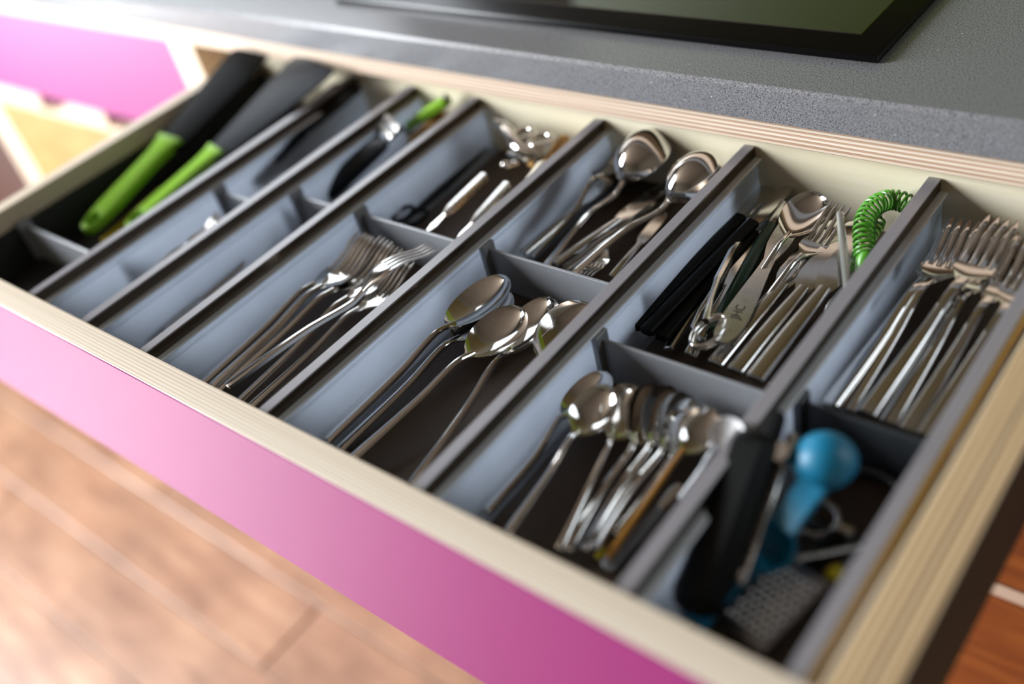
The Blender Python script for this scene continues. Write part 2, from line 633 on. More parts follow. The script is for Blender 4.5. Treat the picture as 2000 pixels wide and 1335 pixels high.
def plate_bm(outline, holes, z0, z1, bevel=0.0):
    """flat plate cut from an outline with real holes, pushed up from z0 to z1"""
    bm = bmesh.new()
    edges = []
    for loop in [outline] + list(holes):
        vs = [bm.verts.new((p[0], p[1], z0)) for p in loop]
        edges += [bm.edges.new((vs[i], vs[(i + 1) % len(vs)])) for i in range(len(vs))]
    bmesh.ops.triangle_fill(bm, use_beauty=True, use_dissolve=False, edges=edges)
    def inside(p, poly):
        c = False
        for i in range(len(poly)):
            (x1, y1), (x2, y2) = poly[i][:2], poly[i - 1][:2]
            if (y1 > p.y) != (y2 > p.y) and p.x < (x2 - x1) * (p.y - y1) / (y2 - y1) + x1:
                c = not c
        return c
    bad = [f for f in bm.faces if any(inside(f.calc_center_median(), h) for h in holes)]
    if bad:
        bmesh.ops.delete(bm, geom=bad, context='FACES_ONLY')
    faces = list(bm.faces)
    r = bmesh.ops.extrude_face_region(bm, geom=faces)
    vs = [g for g in r['geom'] if isinstance(g, bmesh.types.BMVert)]
    bmesh.ops.translate(bm, verts=vs, vec=(0, 0, z1 - z0))
    bmesh.ops.recalc_face_normals(bm, faces=bm.faces)
    if bevel:
        es = [e for e in bm.edges if len(e.link_faces) == 2 and e.calc_face_angle() > 1.0]
        bmesh.ops.bevel(bm, geom=es, offset=bevel, segments=2, affect='EDGES', profile=0.5)
    return bm


def oval(cx, cy, a, b, n=20, ph=0.0):
    return [(cx + a * math.cos(2 * math.pi * i / n + ph), cy + b * math.sin(2 * math.pi * i / n + ph)) for i in range(n)]


def dome_bm(R, th, open_up=False, n=24, m=9, flat=1.0):
    """hollow hemisphere shell, open at z = 0"""
    s = -1 if open_up else 1
    bm = bmesh.new()
    prof = [(R * math.cos(math.pi / 2 * i / m), R * flat * math.sin(math.pi / 2 * i / m)) for i in range(m)]
    inner = [((R - th) * math.cos(math.pi / 2 * i / m), (R - th) * flat * math.sin(math.pi / 2 * i / m)) for i in range(m)]
    rings = []
    for (rr, z) in inner[::-1] + prof:
        rings.append([bm.verts.new((rr * math.cos(2 * math.pi * k / n), rr * math.sin(2 * math.pi * k / n), s * z)) for k in range(n)])
    for a, b in zip(rings, rings[1:]):
        for k in range(n):
            bm.faces.new((a[k], a[(k + 1) % n], b[(k + 1) % n], b[k]))
    ti = bm.verts.new((0, 0, s * (R - th) * flat))
    to = bm.verts.new((0, 0, s * R * flat))
    for k in range(n):
        bm.faces.new((rings[0][k], rings[0][(k + 1) % n], ti))
        bm.faces.new((rings[-1][k], rings[-1][(k + 1) % n], to))
    bmesh.ops.recalc_face_normals(bm, faces=bm.faces)
    return bm


# ------------------------------------------------------------------ room shell
FZ = -0.83
CZ = 2.1
floor = struct(mesh_obj('floor', box_bm(-3.0, 2.7, -3.6, 1.1, FZ - 0.05, FZ - 0.012), M['floor'], smooth=False))
plank_mesh = None
row = 0
y = -3.6
while y < 1.02:
    x = -3.0 - random.random() * 1.2
    while x < 2.7:
        if plank_mesh is None:
            o = mesh_obj('plank', box_bm(0.0015, 1.598, 0.001, 0.129, -0.012, 0, 0.0015, 1), M['floor'], floor, smooth=False)
            plank_mesh = o.data
        else:
            o = bpy.data.objects.new('plank', plank_mesh)
            COL.objects.link(o)
            o.parent = floor
        o.location = (x, y, FZ)
        x += 1.6
    y += 0.13
struct(mesh_obj('ceiling', box_bm(-3.0, 2.8, -3.7, 1.2, CZ, CZ + 0.05), M['ceil'], smooth=False))
struct(mesh_obj('wall_left', box_bm(-2.26, -2.16, -3.7, 1.2, FZ, CZ), M['wall'], smooth=False))
struct(mesh_obj('wall_right', box_bm(2.7, 2.8, -3.7, 1.2, FZ, CZ), M['wall'], smooth=False))
struct(mesh_obj('wall_back', box_bm(-3.0, 2.8, 1.05, 1.15, FZ, CZ), M['wall'], smooth=False))
struct(mesh_obj('wall_front', box_bm(-3.0, 2.8, -3.7, -3.6, FZ, CZ), M['wall'], smooth=False))
struct(mesh_obj('trim_1', box_bm(0.0, 1.50, 1.036, 1.05, 0.067, 0.56), M['olive'], smooth=False))
struct(mesh_obj('trim_2', box_bm(0.0, 1.50, 1.036, 1.05, 0.56, 1.60), M['umber'], smooth=False))


def window_frame(name, axis, at, a0, a1, z0, z1, depth, mat):
    bm = bmesh.new()
    t = 0.05
    for (b0, b1, c0, c1) in ((a0 - t, a1 + t, z1, z1 + t), (a0 - t, a1 + t, z0 - t, z0), (a0 - t, a0, z0, z1), (a1, a1 + t, z0, z1)):
        if axis == 'X':
            add_box(bm, at, at + depth, b0, b1, c0, c1)
        else:
            add_box(bm, b0, b1, at - depth, at, c0, c1)
    return struct(mesh_obj(name, bm, mat, smooth=False))


window_frame('window_1', 'X', -2.16, -2.75, 0.21, 0.355, 1.605, 0.05, M['white'])
window_frame('door_1', 'X', -2.16, -2.75, 0.21, -0.65, 0.25, 0.05, M['white'])
window_frame('window_2', 'Y', 1.05, 1.6, 2.5, 0.33, 1.23, 0.05, M['white'])
window_frame('window_3', 'Y', 1.05, -2.09, -0.45, 0.42, 1.42, 0.05, M['white'])

# ------------------------------------------------------------------ worktop and hob
WY = 0.3965
prof = [(WY + 0.0032, 0.0667), (WY + 0.0028, 0.0666), (WY, 0.0638), (WY, 0.0634), (WY, 0.0372), (WY + 0.0008, 0.0364), (1.03, 0.0364), (1.03, 0.0667)]
wt = tag(mesh_obj('worktop', extrude_profile(prof, 'X', -1.88, 2.6), M['stone'], smooth=False), 'grey speckled stone worktop with a chamfered front edge above the drawers', 'worktop')

hob = thing('hob', 'black glass hob with a thin rim set on the grey stone worktop', 'hob', (0.48, 0.72, 0.0667))
at_world(mesh_obj('rim', box_bm(0.160, 0.7655, 0.449, 0.97, 0.0667, 0.0735, 0.0018, 2), M['rim_black']), hob)
gp = bmesh.new()
add_box(gp, 0.190, 0.7400, 0.4780, 0.940, 0.0725, 0.0742, 0.0006, 1)
at_world(mesh_obj('glass_plate', gp, M['glass_black'], smooth=False), hob)

# ------------------------------------------------------------------ cabinet carcass
FY = 0.403
RB = 0.0137
cab = thing('base_cabinet', 'birch plywood cabinet frame of rails and uprights under the worktop', 'cabinet', (0, 0.7, FZ))
def cpart(name, bm, mat):
    return at_world(mesh_obj(name, bm, mat, smooth=False), cab)
cpart('top_rail', box_bm(-1.7, 2.3, FY, FY + 0.018, RB, 0.0364, 0.0004, 1), M['ply_z'])
cpart('upright', box_bm(-0.1405, -0.090, FY, 1.0, -0.80, RB), M['ply_pale'])
cpart('upright', box_bm(-0.890, -0.822, FY, 1.0, -0.80, RB), M['ply_pale'])
cpart('upright', box_bm(1.03, 1.06, FY, 1.0, -0.80, RB), M['ply_pale'])
cpart('back_board', box_bm(-1.7, 2.3, 1.0, 1.01, -0.80, RB), M['birch_dark'])
cpart('plinth', box_bm(-1.7, 2.3, FY + 0.06, FY + 0.078, FZ, -0.74), M['dark_paint'])
cpart('base_board', box_bm(-1.7, 2.3, FY + 0.02, 1.0, -0.74, -0.722), M['birch_dark'])
# rail under the pink drawer: a sawtooth of finger notches cut in its top edge
pts = [(-0.822, -0.168), (-0.1405, -0.168), (-0.1405, -0.1362)]
k = 2
while k >= -1:
    x0 = -0.634 + 0.206 * k
    if x0 + 0.10 < -0.145 and x0 > -0.82:
        pts += [(x0 + 0.098, -0.1362), (x0 + 0.056, -0.1560), (x0 - 0.002, -0.1585), (x0, -0.1362)]
    k -= 1
pts.append((-0.822, -0.1362))
cpart('notched_rail', extrude_profile([(p[0], p[1]) for p in pts], 'Y', FY, FY + 0.02), M['ply_z'])
cpart('lower_rail', box_bm(-0.090, 1.03, FY, FY + 0.02, -0.437, -0.419), M['ply_z'])
cpart('lower_rail', box_bm(-0.822, -0.1405, FY, FY + 0.02, -0.437, -0.419), M['ply_z'])


def drawer_front(name, label, x0, x1, z0, z1, mat, group=None):
    r = thing(name, label, 'drawer', ((x0 + x1) / 2, FY + 0.2, z0), group)
    at_world(mesh_obj('front', box_bm(x0, x1, FY + 0.0015, FY + 0.018, z0, z1, 0.0006, 1), mat, smooth=False), r)
    at_world(mesh_obj('box', box_bm(x0 + 0.03, x1 - 0.03, FY + 0.018, FY + 0.40, z0 + 0.02, z1 - 0.035), M['birch_dark'], smooth=False), r)
    return r


drawer_front('closed_drawer', 'closed drawer with a glossy pink front, left of the open drawer', -0.8215, -0.141, -0.1357, RB - 0.0005, M['pink'])
drawer_front('closed_drawer', 'closed drawer with an orange wood front, below the pink one', -0.8215, -0.141, -0.4185, -0.1685, M['orange'])
drawer_front('closed_drawer', 'dark orange wood drawer front directly under the open drawer', -0.0895, 1.0295, -0.4185, -0.165, M['teak'])
drawer_front('closed_drawer', 'lowest dark orange wood drawer front, below the pale plywood rail', -0.0895, 1.0295, -0.71, -0.4375, M['teak'])
tag(mesh_obj('cabinet_door', box_bm(-1.55, -0.891, FY + 0.0015, FY + 0.018, -0.71, RB - 0.0005, 0.001, 1), M['dark_paint'], smooth=False), 'dark brown cabinet door at the far end, beyond the orange drawer', 'door')

# ------------------------------------------------------------------ the open drawer
TOP = 0.0052
drw = thing('open_drawer', 'wide open plywood cutlery drawer with a glossy pink front', 'drawer', (0.48, 0.2, -0.07))
def dpart(name, bm, mat, smooth=False):
    return at_world(mesh_obj(name, bm, mat, smooth=smooth), drw)
dpart('front_panel', box_bm(-0.118, 1.05, -0.0226, 0, -0.1555, TOP, 0.0005, 1), M['ply_y'])
dpart('pink_facing', box_bm(-0.118, 1.05, -0.0236, -0.0226, -0.156, TOP - 0.0004), M['pink'])
dpart('side_panel', box_bm(0.0020, 0.0190, 0, 0.433, -0.085, TOP, 0.0005, 1), M['ply_pale'])
dpart('side_panel', box_bm(0.9335, 0.9500, 0, 0.433, -0.085, TOP, 0.0006, 1), M['ply_x'])
dpart('outer_side_panel', box_bm(0.9503, 0.9620, 0, 0.433, -0.085, TOP - 0.0003, 0.0006, 1), M['ply_x'])
dpart('painted_shade_side_face', box_bm(0.9620, 0.9628, 0, 0.433, -0.085, TOP - 0.0015), M['painted_shade'])  # thin sheet that carries the painted shade on the outer side
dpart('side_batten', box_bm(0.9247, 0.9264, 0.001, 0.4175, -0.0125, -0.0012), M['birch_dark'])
dpart('back_panel', box_bm(0.0190, 0.9335, 0.418, 0.433, -0.085, 0.0050, 0.0005, 1), M['birch'])
dpart('bottom_panel', box_bm(0.0190, 0.9335, 0, 0.418, -0.066, -0.058), M['mat'])
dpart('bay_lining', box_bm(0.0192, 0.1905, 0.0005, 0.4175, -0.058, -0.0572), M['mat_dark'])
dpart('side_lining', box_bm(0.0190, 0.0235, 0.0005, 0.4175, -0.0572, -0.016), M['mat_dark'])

XR = [0.1957, 0.2869, 0.3764, 0.5269, 0.6774, 0.8277, 0.9244]
CWD = [0.0100, 0.0100, 0.0095, 0.0095, 0.0095, 0.0095, 0.0095]
places = ['first long divider from the drawer\'s far end, beside the green handles', 'second long divider from the drawer\'s far end', 'third long divider, between the near-empty bay and the forks',
          'long divider between the table forks and the tablespoons', 'long divider between the tablespoons and the teaspoons',
          'long divider between the teaspoons and the turquoise scoop', 'last long divider, next to the drawer\'s bare plywood side']
for i, (xr, w) in enumerate(zip(XR, CWD)):
    xl = xr - w
    d = thing('long_divider', 'grey rail topped ' + places[i], 'divider', (xr - w / 2, 0.2, -0.058), 'long dividers of the open drawer')
    def vp(name, bm, mat, smooth=False):
        return at_world(mesh_obj(name, bm, mat, smooth=smooth), d)
    y0, y1 = 0.001, 0.4172
    vp('cap', box_bm(xl, xr, y0, y1, -0.0014, 0.0, 0.0004, 1), M['cap'])
    # side band with five fine grooves on each face
    pr = [(xr - 0.0003, -0.0014)]
    g = 5
    h = 0.0088 / g
    for j in range(g):
        z = -0.0014 - j * h
        pr += [(xr - 0.0003, z - h * 0.72), (xr - 0.0010, z - h * 0.78), (xr - 0.0010, z - h * 0.94), (xr - 0.0003, z - h)]
    left = [(2 * (xr - w / 2) - a, b) for a, b in pr][::-1]
    vp('ribbed_band', extrude_profile(pr + left, 'Y', y0, y1), M['band'])
    zb = -0.0102
    xc = xr - 0.0016
    if i < 6:
        # frosted wall: lip, step, straight face and a cove at the foot
        wall = [(xc - 0.0006, zb), (xc + 0.0022, zb - 0.0020), (xc + 0.0022, zb - 0.0088), (xc + 0.0034, zb - 0.0100), (xc + 0.0038, -0.046),
                (xc + 0.0052, -0.0520), (xc + 0.0088, -0.0562), (xc + 0.0130, -0.0575), (xc + 0.0130, -0.0580), (xc + 0.0010, -0.0580), (xc + 0.0012, -0.046),
                (xc + 0.0008, zb - 0.0105), (xc - 0.0006, zb - 0.0095)]
        vp('frosted_wall', extrude_profile(wall, 'Y', y0, y1), M['frost'])
        vp('lip', box_bm(xc - 0.0008, xc + 0.0074, y0, y1, zb - 0.0016, zb, 0.0004, 1), M['lip'])
    else:
        vp('frosted_wall', box_bm(xc - 0.006, xc - 0.004, y0, y1, -0.058, zb), M['frost'])

crosses = [(0.0240, 0.1855, 0.0795, 'plate', 'short cross divider in the dark bay with the green handles'),
           (0.2000, 0.2768, 0.2070, 'plate', 'short cross divider in front of the blue-black handle'),
           (0.2912, 0.3667, 0.2315, 'plate', 'short cross divider in front of the black peeler'),
           (0.3812, 0.5172, 0.2325, 'plate', 'cross divider behind the table fork tines'),
           (0.5312, 0.6677, 0.2345, 'plate', 'cross divider behind the tablespoon bowls'),
           (0.6817, 0.8180, 0.1800, 'plate', 'cross divider between the teaspoons and the knives'),
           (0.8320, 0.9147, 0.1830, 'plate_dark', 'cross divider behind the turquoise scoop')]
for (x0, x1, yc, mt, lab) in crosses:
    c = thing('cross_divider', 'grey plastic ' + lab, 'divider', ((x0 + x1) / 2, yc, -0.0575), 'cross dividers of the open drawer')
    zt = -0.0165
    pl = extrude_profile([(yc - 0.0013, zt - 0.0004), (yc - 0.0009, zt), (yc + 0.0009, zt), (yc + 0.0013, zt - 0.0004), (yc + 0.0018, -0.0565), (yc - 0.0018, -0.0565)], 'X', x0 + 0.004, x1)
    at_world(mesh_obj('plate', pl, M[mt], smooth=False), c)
    cl = bmesh.new()
    add_box(cl, x0 - 0.0012, x0 + 0.0042, yc - 0.0070, yc + 0.0070, -0.0565, -0.0118, 0.0006, 1)
    at_world(mesh_obj('clip', cl, M[mt], smooth=False), c)

# ------------------------------------------------------------------ cutlery
TS = spoon_maker(0.205, 0.070, 0.046, 0.0090, M['chrome'], hw=(0.0050, 0.0034, 0.0028), arch=0.005)
TEA = spoon_maker(0.132, 0.047, 0.033, 0.0068, M['chrome'], hw=(0.0036, 0.0025, 0.0020), arch=0.003)
SOUP = spoon_maker(0.185, 0.066, 0.060, 0.0220, M['chrome'], hw=(0.0048, 0.0034, 0.0028), arch=0.003)
FORK = fork_maker(0.200, 0.072, 0.025, M['steel'])
FORK2 = fork_maker(0.200, 0.070, 0.027, M['chrome'], hw=(0.0064, 0.0048, 0.0032), facet=0.0017, power=8)
KNIFE = knife_maker(0.200, 0.100, 0.022, M['steel'], hw=(0.0068, 0.0060, 0.0048))
BKNIFE = knife_maker(0.200, 0.060, 0.013, M['steel'], M['black'], hw=(0.0054, 0.0052, 0.0048))


def seen(A, B, roll, za, zb):
    """the points given are the visible top of the butt and of the tip; drop them to the maker's base line"""
    c = math.cos(math.radians(roll))
    return (A[0], A[1], A[2] - za * c), (B[0], B[1], B[2] - zb * c)
def spoon(A, B, label, roll=0, group='tablespoons', key='ts', name='tablespoon', make=None):
    A, B = seen(A, B, roll, 0.0055, 0.0140)
    return stamp(key, make or TS, name, label, 'spoon', A, B, roll, 0.205, group)
def tea(A, B, label, roll=0, group='teaspoons in the front bay'):
    A, B = seen(A, B, roll, 0.0050, 0.0130)
    return stamp('tea', TEA, 'teaspoon', label, 'spoon', A, B, roll, 0.132, group)
def soup(A, B, label, roll=180, group='round-bowled spoons at the back'):
    return stamp('soup', SOUP, 'soup_spoon', label, 'spoon', A, B, roll, 0.185, group)
def fork(A, B, label, roll=0, group='table forks in the front bay'):
    A, B = seen(A, B, roll, 0.0068, 0.0188)
    return stamp('fork', FORK, 'table_fork', label, 'fork', A, B, roll, 0.200, group)
def fork2(A, B, label, roll=0, group='forks in the back corner bay'):
    A, B = seen(A, B, roll, 0.0068, 0.0188)
    return stamp('fork2', FORK2, 'dinner_fork', label, 'fork', A, B, roll, 0.200, group)
def knife(A, B, label, roll=0, group='table knives'):
    return stamp('knife', KNIFE, 'table_knife', label, 'knife', A, B, roll, 0.200, group)
def bknife(A, B, label, roll=0, group='dark handled knives'):
    return stamp('bknife', BKNIFE, 'steak_knife', label, 'knife', A, B, roll, 0.200, group)

# tablespoons
spoon((0.5481, 0.0299, -0.0510), (0.5653, 0.2150, -0.0360), 'tablespoon lying under the leftmost tablespoon, its handle just to the right')
spoon((0.5428, 0.0263, -0.0410), (0.5637, 0.2185, -0.0240), 'leftmost tablespoon, its bowl turned up beside the frosted wall', roll=-4)
spoon((0.6260, 0.0289, -0.0460), (0.6089, 0.2169, -0.0300), 'tablespoon crossing under the others, its handle against the long divider', roll=-10)
spoon((0.5735, 0.0236, -0.0410), (0.6048, 0.1884, -0.0180), 'second bowl from the left, tablespoon lying on top of the others', roll=8)
spoon((0.6540, 0.030, -0.046), (0.6387, 0.2189, -0.0260), 'tablespoon half hidden by the long divider beside the teaspoons', roll=14)

# teaspoons
tea((0.6902, 0.0339, -0.0440), (0.6993, 0.1635, -0.0300), 'teaspoon with its handle along the frosted wall, bowl hidden behind the next', roll=-8)
tea((0.7475, 0.0330, -0.0460), (0.7210, 0.1555, -0.0240), 'teaspoon leaning behind the front teaspoon bowl', roll=30)
tea((0.7529, 0.0343, -0.0460), (0.7318, 0.1631, -0.0280), 'teaspoon standing on edge, third bowl in the row', roll=52)
tea((0.7634, 0.0374, -0.0420), (0.7403, 0.1661, -0.0290), 'teaspoon standing on edge, fourth bowl in the row', roll=58)
tea((0.7678, 0.0398, -0.0400), (0.7514, 0.1671, -0.0310), 'dark teaspoon on edge at the end of the row', roll=60)
tea((0.7136, 0.0269, -0.0420), (0.7176, 0.1415, -0.0120), 'front teaspoon with a brown reflection, on top of the fanned row', roll=12)
tea((0.7741, 0.0573, -0.0420), (0.7701, 0.1625, -0.0340), 'teaspoon whose bowl hides beneath the broad spoon', roll=20)
AMB = spoon_maker(0.205, 0.066, 0.046, 0.0085, M['chrome'], hw=(0.0042, 0.0034, 0.0028), arch=0.005, hmat=M['amber'])
spoon((0.7786, 0.0424, -0.0420), (0.7835, 0.1580, -0.0140), 'amber handled broad spoon with an orange reflection in its bowl, right of the teaspoons', 22, 'amber handled spoon', 'amb', 'dessert_spoon', AMB)
tea((0.8001, 0.0654, -0.0400), (0.8141, 0.1262, -0.0060), 'teaspoon on its side touching the long divider, below the white scoop', roll=62)

# table forks
fork((0.3919, 0.0242, -0.0420), (0.4105, 0.2114, -0.0160), 'table fork at the left of the fork pile, along the frosted wall')
fork((0.4056, 0.0244, -0.0400), (0.4273, 0.2064, -0.0100), 'table fork nested second from the left in the pile')
fork((0.4100, 0.0253, -0.0440), (0.4406, 0.2104, -0.0130), 'table fork low in the middle of the pile')
fork((0.4361, 0.0266, -0.0460), (0.4559, 0.2068, -0.0130), 'table fork under the turned fork, tine ends bright')
fork((0.4521, 0.0257, -0.0440), (0.4744, 0.1998, -0.0170), 'table fork at the right of the pile, its handle beside the long divider')
fork((0.4340, 0.0233, -0.0340), (0.4865, 0.2125, -0.0140), 'table fork lying turned over on top of the pile', roll=172)
fork((0.2020, 0.0517, -0.0440), (0.2394, 0.1801, -0.0100), 'single fork alone in the narrow bay near the green handles', roll=10, group='lone fork')

# forks in the back corner bay
fork2((0.8480, 0.2133, -0.0440), (0.8547, 0.3995, -0.0160), 'dinner fork with its handle crossing under two others', roll=-4)
fork2((0.8395, 0.2081, -0.0380), (0.8525, 0.3994, -0.0200), 'dinner fork at the left, its handle along the frosted wall', roll=-3)
fork2((0.8753, 0.2140, -0.0440), (0.8800, 0.3953, -0.0140), 'dinner fork lying low, its handle right of the topmost fork', roll=2)
fork2((0.8890, 0.2096, -0.0400), (0.8964, 0.3858, -0.0100), 'dinner fork third from the right by its handle', roll=2)
fork2((0.9007, 0.2063, -0.0360), (0.9104, 0.3788, -0.0080), 'dinner fork at the right, its handle beside the last divider', roll=3)
fork2((0.8642, 0.2070, -0.0340), (0.8789, 0.3964, -0.0060), 'dinner fork on top, tine points raised toward the back panel', roll=2)

# knives and oddments in the long bay behind the teaspoons
bknife((0.6762, 0.2247, -0.0500), (0.6881, 0.4320, -0.0440), 'black handled knife right against the frosted wall', roll=6)
bknife((0.6915, 0.2202, -0.0460), (0.7052, 0.4217, -0.0400), 'black handled knife second from the frosted wall', roll=4)
bknife((0.7027, 0.2227, -0.0500), (0.7049, 0.4128, -0.0460), 'black handled knife lowest, beside the thin steel knives')
knife((0.7114, 0.2205, -0.0540), (0.6949, 0.3573, -0.0500), 'thin steel knife low in the bay, left of the scissors', roll=-20)
knife((0.7273, 0.2193, -0.0530), (0.7036, 0.3666, -0.0490), 'thin steel knife half buried under the scissors', roll=24)
knife((0.7553, 0.2098, -0.0440), (0.7625, 0.3888, -0.0380), 'table knife with a flat handle, left of three alike', roll=4)
knife((0.7728, 0.2065, -0.0410), (0.7795, 0.3877, -0.0340), 'table knife with a flat handle, middle of three alike', roll=4)
knife((0.7899, 0.2023, -0.0380), (0.7940, 0.3928, -0.0300), 'table knife with a flat handle, right of three alike, broad blade in view', roll=4)
knife((0.7915, 0.2142, -0.0500), (0.7984, 0.3541, -0.0440), 'table knife on edge beside the long divider', roll=70)
fork((0.7478, 0.2250, -0.0440), (0.7660, 0.3846, -0.0100), 'dark fork with tines raised against the back panel, beside the spoon', roll=6, group='fork among the knives')
spoon((0.7357, 0.2499, -0.0440), (0.7428, 0.3927, -0.0100), 'spoon with a deep shadowed bowl among the knives, by the back panel', 10, 'spoon among the knives')

# back bay behind the tablespoons
soup((0.5598, 0.2660, -0.0500), (0.5781, 0.4202, 0.0040), 'left of two round spoons turned over, shining against the back panel', roll=176)
soup((0.5937, 0.2624, -0.0440), (0.6505, 0.3970, 0.0060), 'right of two round spoons turned over, touching the long divider', roll=186)
soup((0.5410, 0.2733, -0.0540), (0.5498, 0.4318, -0.0400), 'round spoon lying right way up under the two turned spoons', roll=-14)
knife((0.5337, 0.2709, -0.0500), (0.5495, 0.3973, -0.0440), 'steel knife with its handle along the frosted wall, behind the cross divider', roll=-4)
knife((0.5750, 0.2635, -0.0460), (0.6089, 0.3981, -0.0400), 'steel knife between the round spoon handles')
knife((0.5771, 0.2697, -0.0520), (0.6040, 0.3869, -0.0500), 'steel knife low under the round spoon handles', roll=30)
fork((0.5897, 0.3744, -0.0400), (0.6052, 0.2645, -0.0360), 'short fork lying reversed at the bottom under the round spoons', roll=0, group='reversed fork')
knife((0.6203, 0.2777, -0.0540), (0.6166, 0.3667, -0.0500), 'small dark knife flat on the bay floor by the long divider', roll=10)

# near-empty bay: a single knife
knife((0.2837, 0.0385, -0.0520), (0.2862, 0.1563, -0.0460), 'single table knife alone along the third divider', roll=30)

# ------------------------------------------------------------------ dark bay: green handled turners
def turner(label, A, B, L, w0, w1, hl=0.125, bmat=None, th=0.003):
    r = thing('turner', label, 'utensil', group='green handled turners')
    n = 10
    out = []
    for i in range(n + 1):          # right side then left side, flared where the blade begins
        t = i / n
        out.append((interp([(0, 0.0105), (0.15, 0.0138), (0.6, 0.0128), (0.86, 0.0140), (1, 0.0215)], t), hl * t))
    outline = oval(0, 0.010, 0.0098, 0.010, 14, math.pi)[0:8]
    outline = [(p[0], p[1]) for p in outline] + [(x, y + 0.010) for x, y in out[1:]] + [(-x, y + 0.010) for x, y in out[:0:-1]]
    mesh_obj('handle', plate_bm(outline, [oval(0, 0.019, 0.0080, 0.0120, 16)], -0.007, 0.007, 0.0024), M['green'], r)
    st = []
    for i in range(13):
        t = i / 12
        y = lerp(hl - 0.006, L, t)
        st.append((y, lerp(w0, w1, t) * (1 if i < 12 else 0.9), -0.001 + 0.004 * t, 0.0035 * (1 - 0.3 * t), th + 0.004 * (1 - t)))
    mesh_obj('blade', ribbon(st, 11), bmat or M['black'], r)
    return place(r, A, B, 0, L)
turner('black turner with a green handle whose hole shows, nearest the drawer\'s left side', (0.0750, 0.1134, -0.0360), (0.0430, 0.3990, 0.0181), 0.37, 0.0225, 0.036, 0.172).rotation_quaternion @= Matrix.Rotation(math.radians(8), 3, 'Y').to_quaternion()
turner('broad black turner with its green handle partly hidden by the first divider', (0.1060, 0.1431, -0.0440), (0.1584, 0.3990, 0.0192), 0.355, 0.0245, 0.060, 0.155, M['navy'])
r = thing('yellow_spatula', 'yellow handled tool lying under the green handles', 'utensil')
mesh_obj('handle', ribbon([(0, 0.004, 0, 0.003, 0.005), (0.004, 0.0085, 0.001, 0.004, 0.008), (0.07, 0.0095, 0.001, 0.004, 0.009), (0.14, 0.008, 0.001, 0.004, 0.008)], 11), M['yellow'], r)
mesh_obj('blade', ribbon([(0.135, 0.007, 0, 0.001, 0.003), (0.24, 0.012, 0, 0.001, 0.002), (0.25, 0.009, 0, 0.001, 0.002)], 9), M['navy'], r)
place(r, (0.0890, 0.1189, -0.0490), (0.0488, 0.2874, -0.0500), 0, 0.25)

# narrow bays near the far end
r = thing('spatula', 'blue-black tapered spatula handle behind the second bay\'s cross divider', 'utensil')
mesh_obj('handle', ribbon([(0, 0.006, 0, 0.003, 0.006), (0.004, 0.0095, 0.001, 0.004, 0.010), (0.06, 0.0120, 0.003, 0.004, 0.012), (0.10, 0.0150, 0.006, 0.004, 0.010)], 11), M['navy'], r)
mesh_obj('blade', ribbon([(0.096, 0.015, 0.006, 0.002, 0.006), (0.15, 0.026, 0.008, 0.002, 0.004), (0.19, 0.029, 0.010, 0.002, 0.003), (0.195, 0.024, 0.010, 0.001, 0.002)], 11), M['black'], r)
place(r, (0.1863, 0.2434, -0.0300), (0.1944, 0.4050, -0.0123), 0, 0.195)
r = thing('wooden_spoon', 'pale wooden spoon handle on the floor below the blue-black spatula', 'utensil')
mesh_obj('handle', tube([(0, 0, 0), (0, 0.06, 0.0005), (0, 0.14, 0)], [0.0045, 0.005, 0.0042], 10), M['wood'], r)
mesh_obj('bowl', ribbon([(0.135, 0.004, 0.001, -0.001, 0.004), (0.15, 0.011, 0.002, -0.003, 0.005), (0.165, 0.013, 0.002, -0.004, 0.005), (0.178, 0.006, 0.002, -0.001, 0.004)], 9), M['wood'], r)
place(r, (0.1955, 0.2417, -0.0520), (0.1808, 0.3635, -0.0500), 0, 0.18)

r = thing('peeler', 'black handled vegetable peeler with two bright crosswise steel bars', 'peeler')
mesh_obj('handle', ribbon([(0, 0.007, 0, 0.004, 0.008), (0.006, 0.0105, 0.002, 0.006, 0.012), (0.04, 0.0130, 0.004, 0.007, 0.014), (0.075, 0.0165, 0.004, 0.006, 0.012), (0.088, 0.0185, 0.003, 0.003, 0.008), (0.092, 0.015, 0.002, 0.001, 0.005)], 13), M['navy'], r)
for s in (-1, 1):
    mesh_obj('arm', tube([(s * 0.013, 0.086, 0.002), (s * 0.0185, 0.098, 0.004), (s * 0.0195, 0.116, 0.005)], 0.0024, 8), M['black'], r)
o = mesh_obj('blade_bar', box_bm(-0.0225, 0.0225, -0.0042, 0.0042, -0.001, 0.001, 0.0006, 2), M['satin_steel'], r)
o.location = (0, 0.101, 0.007)
o.rotation_euler = (math.radians(24), 0, 0)
o = mesh_obj('blade_bar', box_bm(-0.0235, 0.0235, -0.0042, 0.0042, -0.001, 0.001, 0.0006, 2), M['satin_steel'], r)
o.location = (0, 0.1115, 0.009)
o.rotation_euler = (math.radians(24), 0, 0)
place(r, (0.2782, 0.2665, -0.0440), (0.3192, 0.3566, -0.0060), -4, 0.117)
r = thing('paring_knife', 'lime green riveted handle propped against the back panel by the peeler', 'knife')
mesh_obj('handle', ribbon([(0, 0.005, 0, 0.002, 0.006), (0.003, 0.0080, 0.001, 0.003, 0.010), (0.03, 0.0088, 0.002, 0.003, 0.011), (0.075, 0.0075, 0.001, 0.003, 0.009), (0.078, 0.005, 0, 0.002, 0.006)], 11), M['green'], r)
mesh_obj('rivet', tube([(0.001, 0.056, 0.0), (0.001, 0.056, 0.0058)], 0.0024, 12), M['satin_steel'], r)
mesh_obj('end_cap', tube([(0, -0.001, 0.001), (0, 0.0035, 0.001)], [0.0038, 0.005], 12), M['satin_steel'], r)
